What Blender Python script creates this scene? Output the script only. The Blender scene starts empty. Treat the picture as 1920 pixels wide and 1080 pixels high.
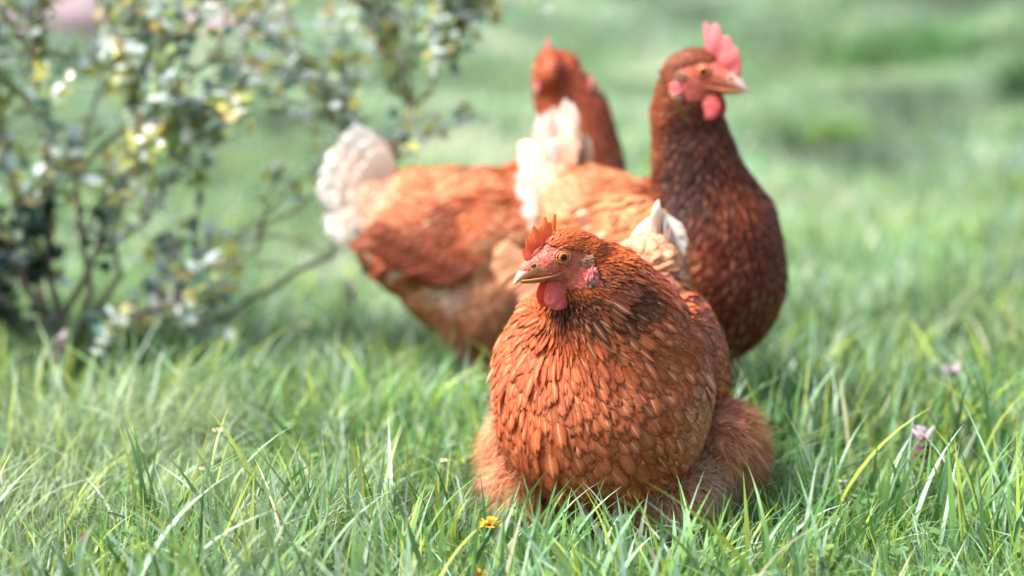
import bpy, math, random
import numpy as np
from mathutils import Vector, Matrix, Euler

# ------------------------------------------------------------------ camera, world, sun, exposure
scene = bpy.context.scene
rad = math.radians
CAM_H = 0.633
cam_d = bpy.data.cameras.new("camera")
cam = bpy.data.objects.new("camera", cam_d)
scene.collection.objects.link(cam)
scene.camera = cam
cam.location = (0, 0, CAM_H)
cam.rotation_euler = (rad(90 - 9.1), 0, 0)
cam_d.lens = 85
cam_d.sensor_width = 36
cam_d.clip_start = 0.05
cam_d.clip_end = 500
cam_d.dof.use_dof = True
cam_d.dof.focus_distance = 2.31
cam_d.dof.aperture_fstop = 2.4

SUN_EL, SUN_AZ = 57.0, -102.0          # azimuth measured from +Y towards +X: behind the hens, a little left
world = bpy.data.worlds.new("World")
scene.world = world
world.use_nodes = True
wn = world.node_tree.nodes
bg = wn['Background']
sky = wn.new('ShaderNodeTexSky')
sky.sky_type = 'NISHITA'
sky.sun_disc = False
sky.sun_elevation = rad(SUN_EL)
sky.sun_rotation = rad(SUN_AZ)
sky.air_density = 1.0
sky.dust_density = 3.5
sky.ozone_density = 0.6
world.node_tree.links.new(sky.outputs[0], bg.inputs[0])
bg.inputs[1].default_value = 0.13

sun_d = bpy.data.lights.new("sun", 'SUN')
sun = bpy.data.objects.new("sun", sun_d)
scene.collection.objects.link(sun)
sun_d.energy = 4.5
sun_d.angle = rad(24)
sun_d.color = (1.0, 0.97, 0.93)
sdir = Vector((math.sin(rad(SUN_AZ)) * math.cos(rad(SUN_EL)), math.cos(rad(SUN_AZ)) * math.cos(rad(SUN_EL)), math.sin(rad(SUN_EL))))
sun.rotation_euler = sdir.to_track_quat('Z', 'Y').to_euler()
sun.location = sdir * 10

scene.view_settings.view_transform = 'Standard'
scene.view_settings.look = 'None'
scene.view_settings.exposure = 1.42
scene.view_settings.gamma = 1.0
scene.render.engine = 'CYCLES'
cy = scene.cycles
cy.use_denoising = True
cy.max_bounces = 6
cy.diffuse_bounces = 3
cy.glossy_bounces = 2
cy.transmission_bounces = 3
cy.transparent_max_bounces = 10
cy.caustics_reflective = False
cy.caustics_refractive = False
cy.sample_clamp_indirect = 6

rng = np.random.default_rng(7)
random.seed(7)
COL = scene.collection

# ------------------------------------------------------------------ small helpers
def sstep(a, b, x):
    t = np.clip((x - a) / (b - a), 0, 1)
    return t * t * (3 - 2 * t)

def nrm(v):
    return v / np.maximum(np.linalg.norm(v, axis=-1, keepdims=True), 1e-9)

def lump(P, sc, seed=0):
    """cheap smooth 3-D noise, roughly -1..1"""
    r = np.random.default_rng(seed)
    out = np.zeros(P.shape[0])
    for k in range(7):
        d = r.normal(size=3); d /= np.linalg.norm(d)
        out += np.sin((P @ d) * sc * (0.7 + 0.22 * k) + r.uniform(0, 6.28) + 1.3 * np.sin((P @ r.normal(size=3)) * sc * .45))
    return out / 3.2

class Geo:
    """collects quads/tris with a colour per vertex and uv per vertex"""
    def __init__(s):
        s.v = []; s.f = []; s.c = []; s.uv = []; s.n = 0; s.fm = []; s.bn = []
    def add(s, v, f, c, uv=None, m=0, bn=None):
        v = np.asarray(v, float).reshape(-1, 3)
        f = np.asarray(f, int)
        c = np.broadcast_to(np.asarray(c, float), (len(v), 3)) if np.ndim(c) < 2 else np.asarray(c, float)
        s.v.append(v); s.c.append(c)
        s.uv.append(np.zeros((len(v), 2)) if uv is None else np.asarray(uv, float))
        s.bn.append(np.zeros((len(v), 3)) if bn is None else np.asarray(bn, float))
        s.f.append(f + s.n); s.fm.append(np.full(len(f), m))
        s.n += len(v)
    def build(s, name, mats, parent=None, smooth=True):
        V = np.concatenate(s.v); C = np.concatenate(s.c); UV = np.concatenate(s.uv)
        sizes = np.concatenate([np.full(len(f), f.shape[1]) for f in s.f])
        flat = np.concatenate([f.ravel() for f in s.f])
        me = bpy.data.meshes.new(name)
        me.vertices.add(len(V)); me.vertices.foreach_set('co', V.ravel())
        me.loops.add(len(flat)); me.loops.foreach_set('vertex_index', flat)
        me.polygons.add(len(sizes))
        st = np.concatenate([[0], np.cumsum(sizes)[:-1]])
        me.polygons.foreach_set('loop_start', st); me.polygons.foreach_set('loop_total', sizes)
        me.polygons.foreach_set('use_smooth', np.full(len(sizes), smooth))
        me.polygons.foreach_set('material_index', np.concatenate(s.fm))
        a = me.color_attributes.new('tint', 'FLOAT_COLOR', 'POINT')
        a.data.foreach_set('color', np.concatenate([C, np.ones((len(C), 1))], 1).ravel())
        BN = np.concatenate(s.bn)
        if np.abs(BN).max() > 0:
            b = me.attributes.new('lie', 'FLOAT_VECTOR', 'POINT')
            b.data.foreach_set('vector', BN.ravel())
        u = me.uv_layers.new(name='UVMap')
        u.data.foreach_set('uv', UV[flat].ravel())
        me.update(calc_edges=True)
        if not isinstance(mats, (list, tuple)): mats = [mats]
        for m in mats: me.materials.append(m)
        ob = bpy.data.objects.new(name, me)
        COL.objects.link(ob)
        if parent is not None: ob.parent = parent
        return ob

def thing(name, label, cat, loc=(0, 0, 0), rot=0.0, group=None):
    o = bpy.data.objects.new(name, None)
    COL.objects.link(o)
    o.empty_display_size = .05
    o.location = loc; o.rotation_euler = (0, 0, rot)
    o['label'] = label; o['category'] = cat
    if group: o['group'] = group
    return o

def copy_thing(src, loc, rot, label, scale=1.0):
    c = src.copy(); COL.objects.link(c)
    c.location = loc; c.rotation_euler = (0, 0, rot); c.scale = (scale,) * 3
    c['label'] = label
    for ch in src.children:
        d = ch.copy(); COL.objects.link(d); d.parent = c
    return c

def tube(g, pts, rads, col, nseg=8, m=0):
    pts = np.asarray(pts, float); n = len(pts)
    T = nrm(np.gradient(pts, axis=0))
    ref = np.array([0.31, 0.27, 0.91])
    if abs(T[0] @ ref) > .9: ref = np.array([1., 0, 0])
    A = nrm(np.cross(T, ref)); B = np.cross(T, A)
    th = np.linspace(0, 2 * np.pi, nseg, endpoint=False)
    r = np.asarray(rads, float).reshape(-1, 1, 1)
    V = pts[:, None] + r * (np.cos(th)[None, :, None] * A[:, None] + np.sin(th)[None, :, None] * B[:, None])
    V = V.reshape(-1, 3)
    i, j = np.meshgrid(np.arange(n - 1), np.arange(nseg), indexing='ij')
    j2 = (j + 1) % nseg
    F = np.stack([i * nseg + j, i * nseg + j2, (i + 1) * nseg + j2, (i + 1) * nseg + j], -1).reshape(-1, 4)
    V = np.concatenate([V, pts[:1], pts[-1:]])
    k = np.arange(nseg); k2 = (k + 1) % nseg
    base = n * nseg
    caps = np.concatenate([np.stack([np.full(nseg, base), k2, k], -1), np.stack([np.full(nseg, base + 1), (n - 1) * nseg + k, (n - 1) * nseg + k2], -1)])
    g.add(V, F, col if np.ndim(col) < 2 else np.concatenate([np.repeat(col, nseg, 0), col[:1], col[-1:]]), m=m)
    g.f.append(caps + g.n - len(V)); g.fm.append(np.full(len(caps), m))

def sphere(nu=24, nv=16):
    th = np.linspace(0, 2 * np.pi, nu, endpoint=False); ph = np.linspace(0, np.pi, nv)
    V = np.stack([np.outer(np.sin(ph), np.cos(th)), np.outer(np.sin(ph), np.sin(th)), np.outer(np.cos(ph), np.ones(nu))], -1).reshape(-1, 3)
    i, j = np.meshgrid(np.arange(nv - 1), np.arange(nu), indexing='ij')
    j2 = (j + 1) % nu
    F = np.stack([i * nu + j, (i + 1) * nu + j, (i + 1) * nu + j2, i * nu + j2], -1).reshape(-1, 4)
    return V, F

# ------------------------------------------------------------------ materials
def new_mat(name):
    m = bpy.data.materials.new(name); m.use_nodes = True
    nt = m.node_tree
    return m, nt, nt.nodes['Principled BSDF'], nt.nodes['Material Output']

def N(nt, typ, **kw):
    n = nt.nodes.new(typ)
    for k, v in kw.items():
        if k == 'op': n.operation = v
        elif k.startswith('i'): n.inputs[int(k[1:])].default_value = v
        else: setattr(n, k, v)
    return n

def M(nt, op, a, b=None, c=None, clamp=False):
    n = nt.nodes.new('ShaderNodeMath'); n.operation = op; n.use_clamp = clamp
    for k, x in enumerate((a, b, c)):
        if x is None: continue
        if isinstance(x, (int, float)): n.inputs[k].default_value = x
        else: nt.links.new(x, n.inputs[k])
    return n.outputs[0]

def mixc(nt, fac, a, b, mode='MIX'):
    n = nt.nodes.new('ShaderNodeMix'); n.data_type = 'RGBA'; n.blend_type = mode
    for k, x in ((0, fac), (6, a), (7, b)):
        if isinstance(x, (int, float)): n.inputs[k].default_value = x
        elif isinstance(x, tuple): n.inputs[k].default_value = (*x, 1)
        else: nt.links.new(x, n.inputs[k])
    return n.outputs[2]

def ramp(nt, fac, a, b):
    n = nt.nodes.new('ShaderNodeMapRange'); n.interpolation_type = 'SMOOTHSTEP'
    nt.links.new(fac, n.inputs[0]); n.inputs[1].default_value = a; n.inputs[2].default_value = b
    return n.outputs[0]

def tint_of(nt):
    return N(nt, 'ShaderNodeAttribute', attribute_name='tint').outputs['Color']

def lie_normal(nt, nrm_socket, amount):
    """plumage reads as one soft surface: blend each vane's normal with the direction the coat faces"""
    at = N(nt, 'ShaderNodeAttribute', attribute_name='lie')
    vt = N(nt, 'ShaderNodeVectorTransform', vector_type='VECTOR', convert_from='OBJECT', convert_to='WORLD')
    nt.links.new(at.outputs['Vector'], vt.inputs[0])
    ln = N(nt, 'ShaderNodeVectorMath', operation='LENGTH'); nt.links.new(at.outputs['Vector'], ln.inputs[0])
    if nrm_socket is None:
        nrm_socket = N(nt, 'ShaderNodeNewGeometry').outputs['Normal']
    mx = nt.nodes.new('ShaderNodeMix'); mx.data_type = 'VECTOR'
    nt.links.new(M(nt, 'MULTIPLY', M(nt, 'MINIMUM', ln.outputs['Value'], 1.0), amount), mx.inputs[0])
    nt.links.new(nrm_socket, mx.inputs[4]); nt.links.new(vt.outputs[0], mx.inputs[5])
    no = N(nt, 'ShaderNodeVectorMath', operation='NORMALIZE'); nt.links.new(mx.outputs[1], no.inputs[0])
    return no.outputs[0]

def feather_material(name, edge=.45, shaft=.6, bar=.5, lie=.8, trans=.16):
    m, nt, p, out = new_mat(name)
    L = nt.links
    uv = N(nt, 'ShaderNodeUVMap').outputs[0]
    sp = N(nt, 'ShaderNodeSeparateXYZ'); L.new(uv, sp.inputs[0])
    u, v = sp.outputs[0], M(nt, 'FRACT', sp.outputs[1])
    rnd = M(nt, 'DIVIDE', M(nt, 'FLOOR', sp.outputs[1]), 9.0)          # each feather's own number
    av = M(nt, 'MULTIPLY', M(nt, 'ABSOLUTE', M(nt, 'SUBTRACT', v, .5)), 2.0)
    col = tint_of(nt)
    tc = N(nt, 'ShaderNodeTexCoord').outputs['Object']
    so = N(nt, 'ShaderNodeSeparateXYZ'); L.new(tc, so.inputs[0])
    cb = N(nt, 'ShaderNodeCombineXYZ')
    L.new(M(nt, 'ADD', M(nt, 'MULTIPLY', rnd, 91.7), M(nt, 'SUBTRACT', M(nt, 'MULTIPLY', u, 26.0), M(nt, 'MULTIPLY', av, 7.0))), cb.inputs[0])
    L.new(M(nt, 'MULTIPLY', so.outputs[0], 60.0), cb.inputs[1])
    L.new(M(nt, 'MULTIPLY', so.outputs[2], 60.0), cb.inputs[2])
    nz = N(nt, 'ShaderNodeTexNoise'); nz.inputs['Scale'].default_value = 1.0; nz.inputs['Detail'].default_value = 3
    L.new(cb.outputs[0], nz.inputs['Vector'])
    barb = ramp(nt, nz.outputs[0], .3, .7)
    col = mixc(nt, M(nt, 'MULTIPLY', barb, bar), col, mixc(nt, 1.0, col, (.45, .38, .34), 'MULTIPLY'))
    # darker lacing on the rim of each feather
    rim = M(nt, 'MAXIMUM', ramp(nt, av, .55, 1.0), ramp(nt, u, .74, 1.0))
    col = mixc(nt, M(nt, 'MULTIPLY', rim, M(nt, 'MULTIPLY_ADD', rnd, -.5 * edge, 1.25 * edge, clamp=True)), col, mixc(nt, 1.0, col, (.36, .26, .22), 'MULTIPLY'))
    # paler centre and shaft
    glow = M(nt, 'MULTIPLY', M(nt, 'SUBTRACT', 1.0, ramp(nt, av, .0, .75)), M(nt, 'MULTIPLY', ramp(nt, u, .15, .5), M(nt, 'SUBTRACT', 1.0, ramp(nt, u, .6, .95))))
    col = mixc(nt, M(nt, 'MULTIPLY', glow, M(nt, 'MULTIPLY_ADD', rnd, shaft * 1.1, shaft * .2, clamp=True)), col, mixc(nt, .18, mixc(nt, 1.0, col, (1.5, 1.6, 1.6), 'MULTIPLY'), (.8, .42, .24)))
    sh = M(nt, 'MULTIPLY', M(nt, 'SUBTRACT', 1.0, ramp(nt, av, .02, .17)), M(nt, 'SUBTRACT', 1.0, ramp(nt, u, .62, .95)))
    col = mixc(nt, M(nt, 'MULTIPLY', sh, M(nt, 'MULTIPLY_ADD', M(nt, 'POWER', rnd, 1.6), 1.2 * shaft, .15 * shaft, clamp=True)), col, mixc(nt, .45, mixc(nt, 1.0, col, (1.7, 1.9, 2.0), 'MULTIPLY'), (.85, .45, .26)))
    L.new(col, p.inputs['Base Color'])
    p.inputs['Roughness'].default_value = .55
    p.inputs['Specular IOR Level'].default_value = .14
    p.inputs['Sheen Weight'].default_value = .0
    p.inputs['Sheen Roughness'].default_value = .4
    bp = N(nt, 'ShaderNodeBump'); bp.inputs['Strength'].default_value = .25; bp.inputs['Distance'].default_value = .0008
    L.new(nz.outputs[0], bp.inputs['Height']); L.new(lie_normal(nt, bp.outputs[0], lie), p.inputs['Normal'])
    tr = N(nt, 'ShaderNodeBsdfTranslucent'); L.new(col, tr.inputs[0])
    mx = N(nt, 'ShaderNodeMixShader'); mx.inputs[0].default_value = trans
    L.new(p.outputs[0], mx.inputs[1]); L.new(tr.outputs[0], mx.inputs[2])
    # frayed barbs: the rim breaks up into fine gaps
    f2 = N(nt, 'ShaderNodeTexNoise'); f2.inputs['Scale'].default_value = 1.7; f2.inputs['Detail'].default_value = 1
    L.new(cb.outputs[0], f2.inputs['Vector'])
    edge_m = M(nt, 'MAXIMUM', ramp(nt, av, .70, 1.05), ramp(nt, u, .88, 1.02))
    hole = M(nt, 'GREATER_THAN', M(nt, 'ADD', M(nt, 'MULTIPLY', edge_m, .42), f2.outputs[0]), .74)
    tp = N(nt, 'ShaderNodeBsdfTransparent')
    mh = N(nt, 'ShaderNodeMixShader'); L.new(hole, mh.inputs[0])
    L.new(mx.outputs[0], mh.inputs[1]); L.new(tp.outputs[0], mh.inputs[2]); L.new(mh.outputs[0], out.inputs[0])
    return m

def tint_material(name, rough=.5, spec=.4, trans=0.0, sss=0.0, bump=0.0, bscale=400, var=.25, vscale=120, coat=0.0, sssr=(1, .3, .2), lie=0.0):
    m, nt, p, out = new_mat(name)
    L = nt.links
    col = tint_of(nt)
    tc = N(nt, 'ShaderNodeTexCoord').outputs['Object']
    nz = N(nt, 'ShaderNodeTexNoise'); nz.inputs['Scale'].default_value = vscale; nz.inputs['Detail'].default_value = 4
    L.new(tc, nz.inputs['Vector'])
    col = mixc(nt, M(nt, 'MULTIPLY', ramp(nt, nz.outputs[0], .3, .7), var), col, mixc(nt, 1.0, col, (.5, .45, .42), 'MULTIPLY'))
    L.new(col, p.inputs['Base Color'])
    p.inputs['Roughness'].default_value = rough
    p.inputs['Specular IOR Level'].default_value = spec
    p.inputs['Coat Weight'].default_value = coat
    if sss:
        p.inputs['Subsurface Weight'].default_value = sss
        p.inputs['Subsurface Radius'].default_value = sssr
        p.inputs['Subsurface Scale'].default_value = .003
    if bump:
        b = N(nt, 'ShaderNodeTexNoise'); b.inputs['Scale'].default_value = bscale; b.inputs['Detail'].default_value = 3
        L.new(tc, b.inputs['Vector'])
        bp = N(nt, 'ShaderNodeBump'); bp.inputs['Strength'].default_value = bump; bp.inputs['Distance'].default_value = .0015
        L.new(b.outputs[0], bp.inputs['Height']); L.new(bp.outputs[0], p.inputs['Normal'])
    if lie:
        L.new(lie_normal(nt, None, lie), p.inputs['Normal'])
    if trans:
        tr = N(nt, 'ShaderNodeBsdfTranslucent'); L.new(col, tr.inputs[0])
        mx = N(nt, 'ShaderNodeMixShader'); mx.inputs[0].default_value = trans
        L.new(p.outputs[0], mx.inputs[1]); L.new(tr.outputs[0], mx.inputs[2]); L.new(mx.outputs[0], out.inputs[0])
    return m

MAT_F = feather_material('feather')
MAT_FL = feather_material('feather_long', edge=.5, shaft=.3, lie=.7)
MAT_FT = feather_material('tail_feather', edge=.0, shaft=.2, bar=.12, lie=0, trans=.5)
MAT_FLUFF = tint_material('down', rough=.8, spec=.1, trans=.25, var=.1, lie=.75)
MAT_SKIN = tint_material('face_skin', rough=.5, spec=.3, sss=.0, bump=1.0, bscale=300, var=.7, vscale=240)
MAT_COMB = tint_material('comb_skin', rough=.42, spec=.4, trans=.42, bump=.6, bscale=700, var=.12, vscale=300)
MAT_HORN = tint_material('horn', rough=.45, spec=.3, bump=.15, bscale=300, var=.12, vscale=150)
MAT_EYE = tint_material('eye', rough=.12, spec=.22, var=.15, vscale=900, coat=.25)
MAT_SCALE = tint_material('leg_scales', rough=.5, bump=.7, bscale=250, var=.3)
MAT_GRASS = tint_material('grass_blade', rough=.40, spec=.24, trans=.42, var=.12, vscale=40)
MAT_LEAF = tint_material('shrub_leaf', rough=.3, spec=.6, trans=.45, var=.1, vscale=60, coat=.15)
MAT_BARK = tint_material('bark', rough=.85, bump=.8, bscale=90, var=.5, vscale=50)
MAT_PETAL = tint_material('petal', rough=.6, trans=.35, var=.08)
MAT_STONE = tint_material('stone', rough=.9, bump=.8, bscale=14, var=.4, vscale=5)

# ------------------------------------------------------------------ ground
def ground_z(x, y):
    x = np.asarray(x, float); y = np.asarray(y, float)
    far = sstep(3.6, 9, y)
    z = .012 * np.sin(x * 3.1 + 1) * np.sin(y * 2.3) * sstep(2.9, 4.0, y)
    z = z + far * (.05 * np.sin(x * .9 + y * .35 + 1.2) + .03 * np.sin(y * 1.3 - x * .5))
    z = z + .42 * sstep(5, 13, y) * sstep(.4, 3.2, x) * (1 + .12 * np.sin(y * 1.7))
    z = z + .9 * sstep(18, 60, y)
    return z

def make_ground():
    a = np.concatenate([-np.geomspace(150, 5, 30), np.linspace(-4.8, 4.8, 97), np.geomspace(5, 150, 30)])
    b = np.concatenate([-np.geomspace(150, .5, 25), np.linspace(-.3, 22, 180), np.geomspace(22.5, 200, 30)])
    X, Y = np.meshgrid(a, b, indexing='ij')
    V = np.stack([X, Y, ground_z(X, Y)], -1).reshape(-1, 3)
    n, k = X.shape
    i, j = np.meshgrid(np.arange(n - 1), np.arange(k - 1), indexing='ij')
    F = np.stack([i * k + j, (i + 1) * k + j, (i + 1) * k + j + 1, i * k + j + 1], -1).reshape(-1, 4)
    g = Geo(); g.add(V, F, (.1, .1, .05))
    m, nt, p, out = new_mat('turf_soil')
    tc = N(nt, 'ShaderNodeTexCoord').outputs['Object']
    n1 = N(nt, 'ShaderNodeTexNoise'); n1.inputs['Scale'].default_value = 1.3; n1.inputs['Detail'].default_value = 6
    n2 = N(nt, 'ShaderNodeTexNoise'); n2.inputs['Scale'].default_value = 45; n2.inputs['Detail'].default_value = 5
    nt.links.new(tc, n1.inputs['Vector']); nt.links.new(tc, n2.inputs['Vector'])
    c = mixc(nt, ramp(nt, n1.outputs[0], .35, .65), (.040, .062, .022), (.07, .105, .04))
    c = mixc(nt, M(nt, 'MULTIPLY', ramp(nt, n2.outputs[0], .4, .7), .6), c, (.07, .055, .03))
    nt.links.new(c, p.inputs['Base Color']); p.inputs['Roughness'].default_value = .95
    bp = N(nt, 'ShaderNodeBump'); bp.inputs['Strength'].default_value = .6; bp.inputs['Distance'].default_value = .02
    nt.links.new(n2.outputs[0], bp.inputs['Height']); nt.links.new(bp.outputs[0], p.inputs['Normal'])
    o = g.build('ground', m); o['kind'] = 'structure'
make_ground()

# ------------------------------------------------------------------ feathers
def make_feathers(g, P, T, Nn, L, W, a, b, c0, c1, lift, droop, nu=5, nv=5, cup=.03, m=0, jit=.12, r=rng, skin=None, base=.0004):
    n = len(P)
    if n == 0: return
    N0 = Nn
    def e(x): return np.broadcast_to(np.asarray(x, float), (n,)).reshape(n, 1, 1)
    T = nrm(T - (T * Nn).sum(1, keepdims=True) * Nn)
    S = np.cross(Nn, T)
    ang = r.normal(size=(n, 1)) * jit
    T, S = T * np.cos(ang) + S * np.sin(ang), S * np.cos(ang) - T * np.sin(ang)
    roll = r.normal(size=(n, 1)) * jit * 1.0
    S, Nn = nrm(S + Nn * roll), nrm(Nn - S * roll)
    u = (np.linspace(0, 1, nu) * .45 + .55 * np.sin(np.linspace(0, 1, nu) * np.pi / 2)).reshape(1, nu, 1); v = np.linspace(-1, 1, nv).reshape(1, 1, nv)
    w = np.sin(np.pi * np.clip(u, 0, 1) ** e(a)) ** e(b)
    w = np.maximum(w, 0) * np.ones((n, 1, 1))
    w[:, 0] = .12
    w[:, -1] *= 0; w[:, -1] += .04
    along = e(L) * (u - .06 * np.abs(v) ** 1.5 * (u > .3)) * np.ones_like(v)
    along = along + r.normal(size=(n, nu, nv)) * e(L) * .012 * (u > .5)
    side = e(W) * .5 * w * v * (1 + r.normal(size=(n, nu, 1)) * .05)
    up = e(lift) * e(L) * u - e(droop) * (e(L) * u) ** 2 + e(cup) * e(W) * .5 * (1 - v * v) * w
    V = P[:, None, None] + T[:, None, None] * along[..., None] + S[:, None, None] * side[..., None] + Nn[:, None, None] * up[..., None]
    if skin is not None:                                       # lay every vane along the body: no tips buried or floating
        mid = V[:, :, nv // 2].reshape(-1, 3)
        Q = np.empty_like(mid); QN = np.empty_like(mid)
        for k_ in range(len(mid)):
            q_, n_, _, _ = skin.find_nearest(mid[k_])
            Q[k_] = q_; QN[k_] = n_
        hgt = ((mid - Q) * QN).sum(1).reshape(n, nu)
        want = (e(lift) * e(L) * u)[:, :, 0] + base
        dlt = (want - hgt) * np.minimum(np.linspace(0, 1, nu) * 3, 1)[None]
        dlt = np.clip(dlt, -.012, .020)
        V = V + Nn[:, None, None] * .0 + QN.reshape(n, nu, 1, 3) * dlt[:, :, None, None]
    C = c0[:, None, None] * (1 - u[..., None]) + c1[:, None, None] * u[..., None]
    C = np.broadcast_to(C, V.shape)
    UV = np.stack([np.broadcast_to(u, (n, nu, nv)), np.broadcast_to(v * .49 + .5, (n, nu, nv)) + r.integers(0, 10, (n, 1, 1))], -1)
    i, j = np.meshgrid(np.arange(nu - 1), np.arange(nv - 1), indexing='ij')
    q = np.stack([i * nv + j, i * nv + j + 1, (i + 1) * nv + j + 1, (i + 1) * nv + j], -1).reshape(-1, 4)
    F = (np.arange(n) * nu * nv)[:, None, None] + q[None]
    g.add(V.reshape(-1, 3), F.reshape(-1, 4), C.reshape(-1, 3), UV.reshape(-1, 2), m=m, bn=np.repeat(N0, nu * nv, 0))

def make_strands(g, P, D, L, W, c0, c1, sag=.3, nu=4, r=rng, m=0, lie=None):
    """thin two-sided tapering strands (down, hair)"""
    n = len(P)
    D = nrm(D)
    S = nrm(np.cross(D, r.normal(size=(n, 3))))
    B = nrm(np.cross(D, S)) * r.normal(size=(n, 1)) * .35 + np.array([0, 0, -sag])
    u = np.linspace(0, 1, nu)
    cen = P[:, None] + D[:, None] * (L[:, None] * u)[..., None] + B[:, None] * (L[:, None] * u ** 2)[..., None]
    w = (W[:, None] * (1 - u ** 1.5 * .9))[..., None] * S[:, None]
    V = np.stack([cen - w, cen + w], 2)
    C = c0[:, None, None] * (1 - u[:, None, None]) + c1[:, None, None] * u[:, None, None]
    C = np.broadcast_to(C, V.shape)
    i = np.arange(nu - 1)
    q = np.stack([2 * i, 2 * i + 1, 2 * i + 3, 2 * i + 2], -1)
    F = (np.arange(n) * nu * 2)[:, None, None] + q[None]
    g.add(V.reshape(-1, 3), F.reshape(-1, 4), C.reshape(-1, 3), m=m, bn=None if lie is None else np.repeat(lie, nu * 2, 0))

def poisson(P, R, r=rng):
    """keep points no closer than their own radius (random order dart throwing on a hash grid)"""
    cell = float(R.max())
    grid = {}
    keep = []
    K = np.floor(P / cell).astype(int)
    Pl = P.tolist(); Kl = K.tolist(); Rl = (R * R).tolist()
    for i in range(len(Pl)):
        x, y, z = Pl[i]; a, b, c = Kl[i]; r2 = Rl[i]; ok = True
        for da in (-1, 0, 1):
            for db in (-1, 0, 1):
                for dc in (-1, 0, 1):
                    for (qx, qy, qz) in grid.get((a + da, b + db, c + dc), ()):
                        if (x - qx) ** 2 + (y - qy) ** 2 + (z - qz) ** 2 < r2:
                            ok = False; break
                    if not ok: break
                if not ok: break
            if not ok: break
        if ok:
            grid.setdefault((a, b, c), []).append((x, y, z)); keep.append(i)
    return np.array(keep, int)

def mesh_arrays(me):
    V = np.empty(len(me.vertices) * 3); me.vertices.foreach_get('co', V); V = V.reshape(-1, 3)
    me.calc_loop_triangles()
    t = np.empty(len(me.loop_triangles) * 3, int); me.loop_triangles.foreach_get('vertices', t); t = t.reshape(-1, 3)
    vn = np.empty(len(me.vertices) * 3); me.vertices.foreach_get('normal', vn); vn = vn.reshape(-1, 3)
    return V, t, vn

def sample_surface(V, t, vn, n, r=rng):
    A, B, C = V[t[:, 0]], V[t[:, 1]], V[t[:, 2]]
    ar = np.linalg.norm(np.cross(B - A, C - A), axis=1)
    k = r.choice(len(t), n, p=ar / ar.sum())
    s, q = r.random(n), r.random(n)
    fl = s + q > 1; s[fl] = 1 - s[fl]; q[fl] = 1 - q[fl]
    P = A[k] + (B - A)[k] * s[:, None] + (C - A)[k] * q[:, None]
    Nn = vn[t[k, 0]] * (1 - s - q)[:, None] + vn[t[k, 1]] * s[:, None] + vn[t[k, 2]] * q[:, None]
    return P, nrm(Nn)

# ------------------------------------------------------------------ hens
def chain(p0, r0, p1, r1, n=7, flat=1.0):
    p0, p1 = np.array(p0, float), np.array(p1, float)
    out = []
    for k in range(n):
        t = k / (n - 1)
        rr = r0 + (r1 - r0) * t
        out.append((p0 + (p1 - p0) * t, (rr, rr * flat, rr), (0, 0, 0)))
    return out

def blob_body(blobs, Hm, head_blobs, voxel, smooth):
    sv, sf = sphere(28, 18)
    V = []; F = []; n = 0
    for c, r, e in blobs:
        R = np.array(Euler(e).to_matrix())
        V.append((sv * np.array(r)) @ R.T + np.array(c)); F.append(sf + n); n += len(sv)
    for c, r, e in head_blobs:
        R = np.array(Euler(e).to_matrix())
        v = (sv * np.array(r)) @ R.T + np.array(c)
        V.append(v @ Hm[:3, :3].T + Hm[:3, 3]); F.append(sf + n); n += len(sv)
    g = Geo(); g.add(np.concatenate(V), np.concatenate(F), (1, 1, 1))
    tmp = g.build('remesh_source', [])
    m = tmp.modifiers.new('r', 'REMESH'); m.mode = 'VOXEL'; m.voxel_size = voxel
    s = tmp.modifiers.new('s', 'SMOOTH'); s.factor = .5; s.iterations = smooth
    dg = bpy.context.evaluated_depsgraph_get()
    me = bpy.data.meshes.new_from_object(tmp.evaluated_get(dg))
    bpy.data.objects.remove(tmp)
    return me

HEAD_BLOBS = [((-.008, 0, .004), (.030, .0165, .023), (0, 0, 0)),
              ((.010, 0, -.004), (.024, .0145, .018), (0, 0, 0)),
              ((.024, 0, -.004), (.016, .0105, .0125), (0, .25, 0)),
              ((.034, 0, -.0040), (.0120, .0088, .0088), (0, .3, 0)),
              ((-.004, 0, -.014), (.022, .0150, .012), (0, 0, 0)),
              ((.003, .0085, .003), (.013, .0075, .0115), (0, 0, 0)),
              ((.003, -.0085, .003), (.013, .0075, .0115), (0, 0, 0)),
              ((-.024, 0, -.004), (.024, .019, .024), (0, 0, 0))]

def face_mask(h, k=.0025):
    """1 on bare skin, head-local coordinates"""
    x, y, z = h[:, 0], h[:, 1], h[:, 2]
    wob = .0015 * np.sin(x * 900) * np.sin(z * 700)
    rear = sstep(-.0265 - k, -.0265 + k, x + wob - .25 * (z + .016))
    low = sstep(-.029 - k, -.029 + k, z + wob)
    top = np.maximum(1 - sstep(.0105 - k, .0105 + k, z + wob - .25 * x), sstep(.021 - k, .021 + k, x + wob))
    return rear * low * top

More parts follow.
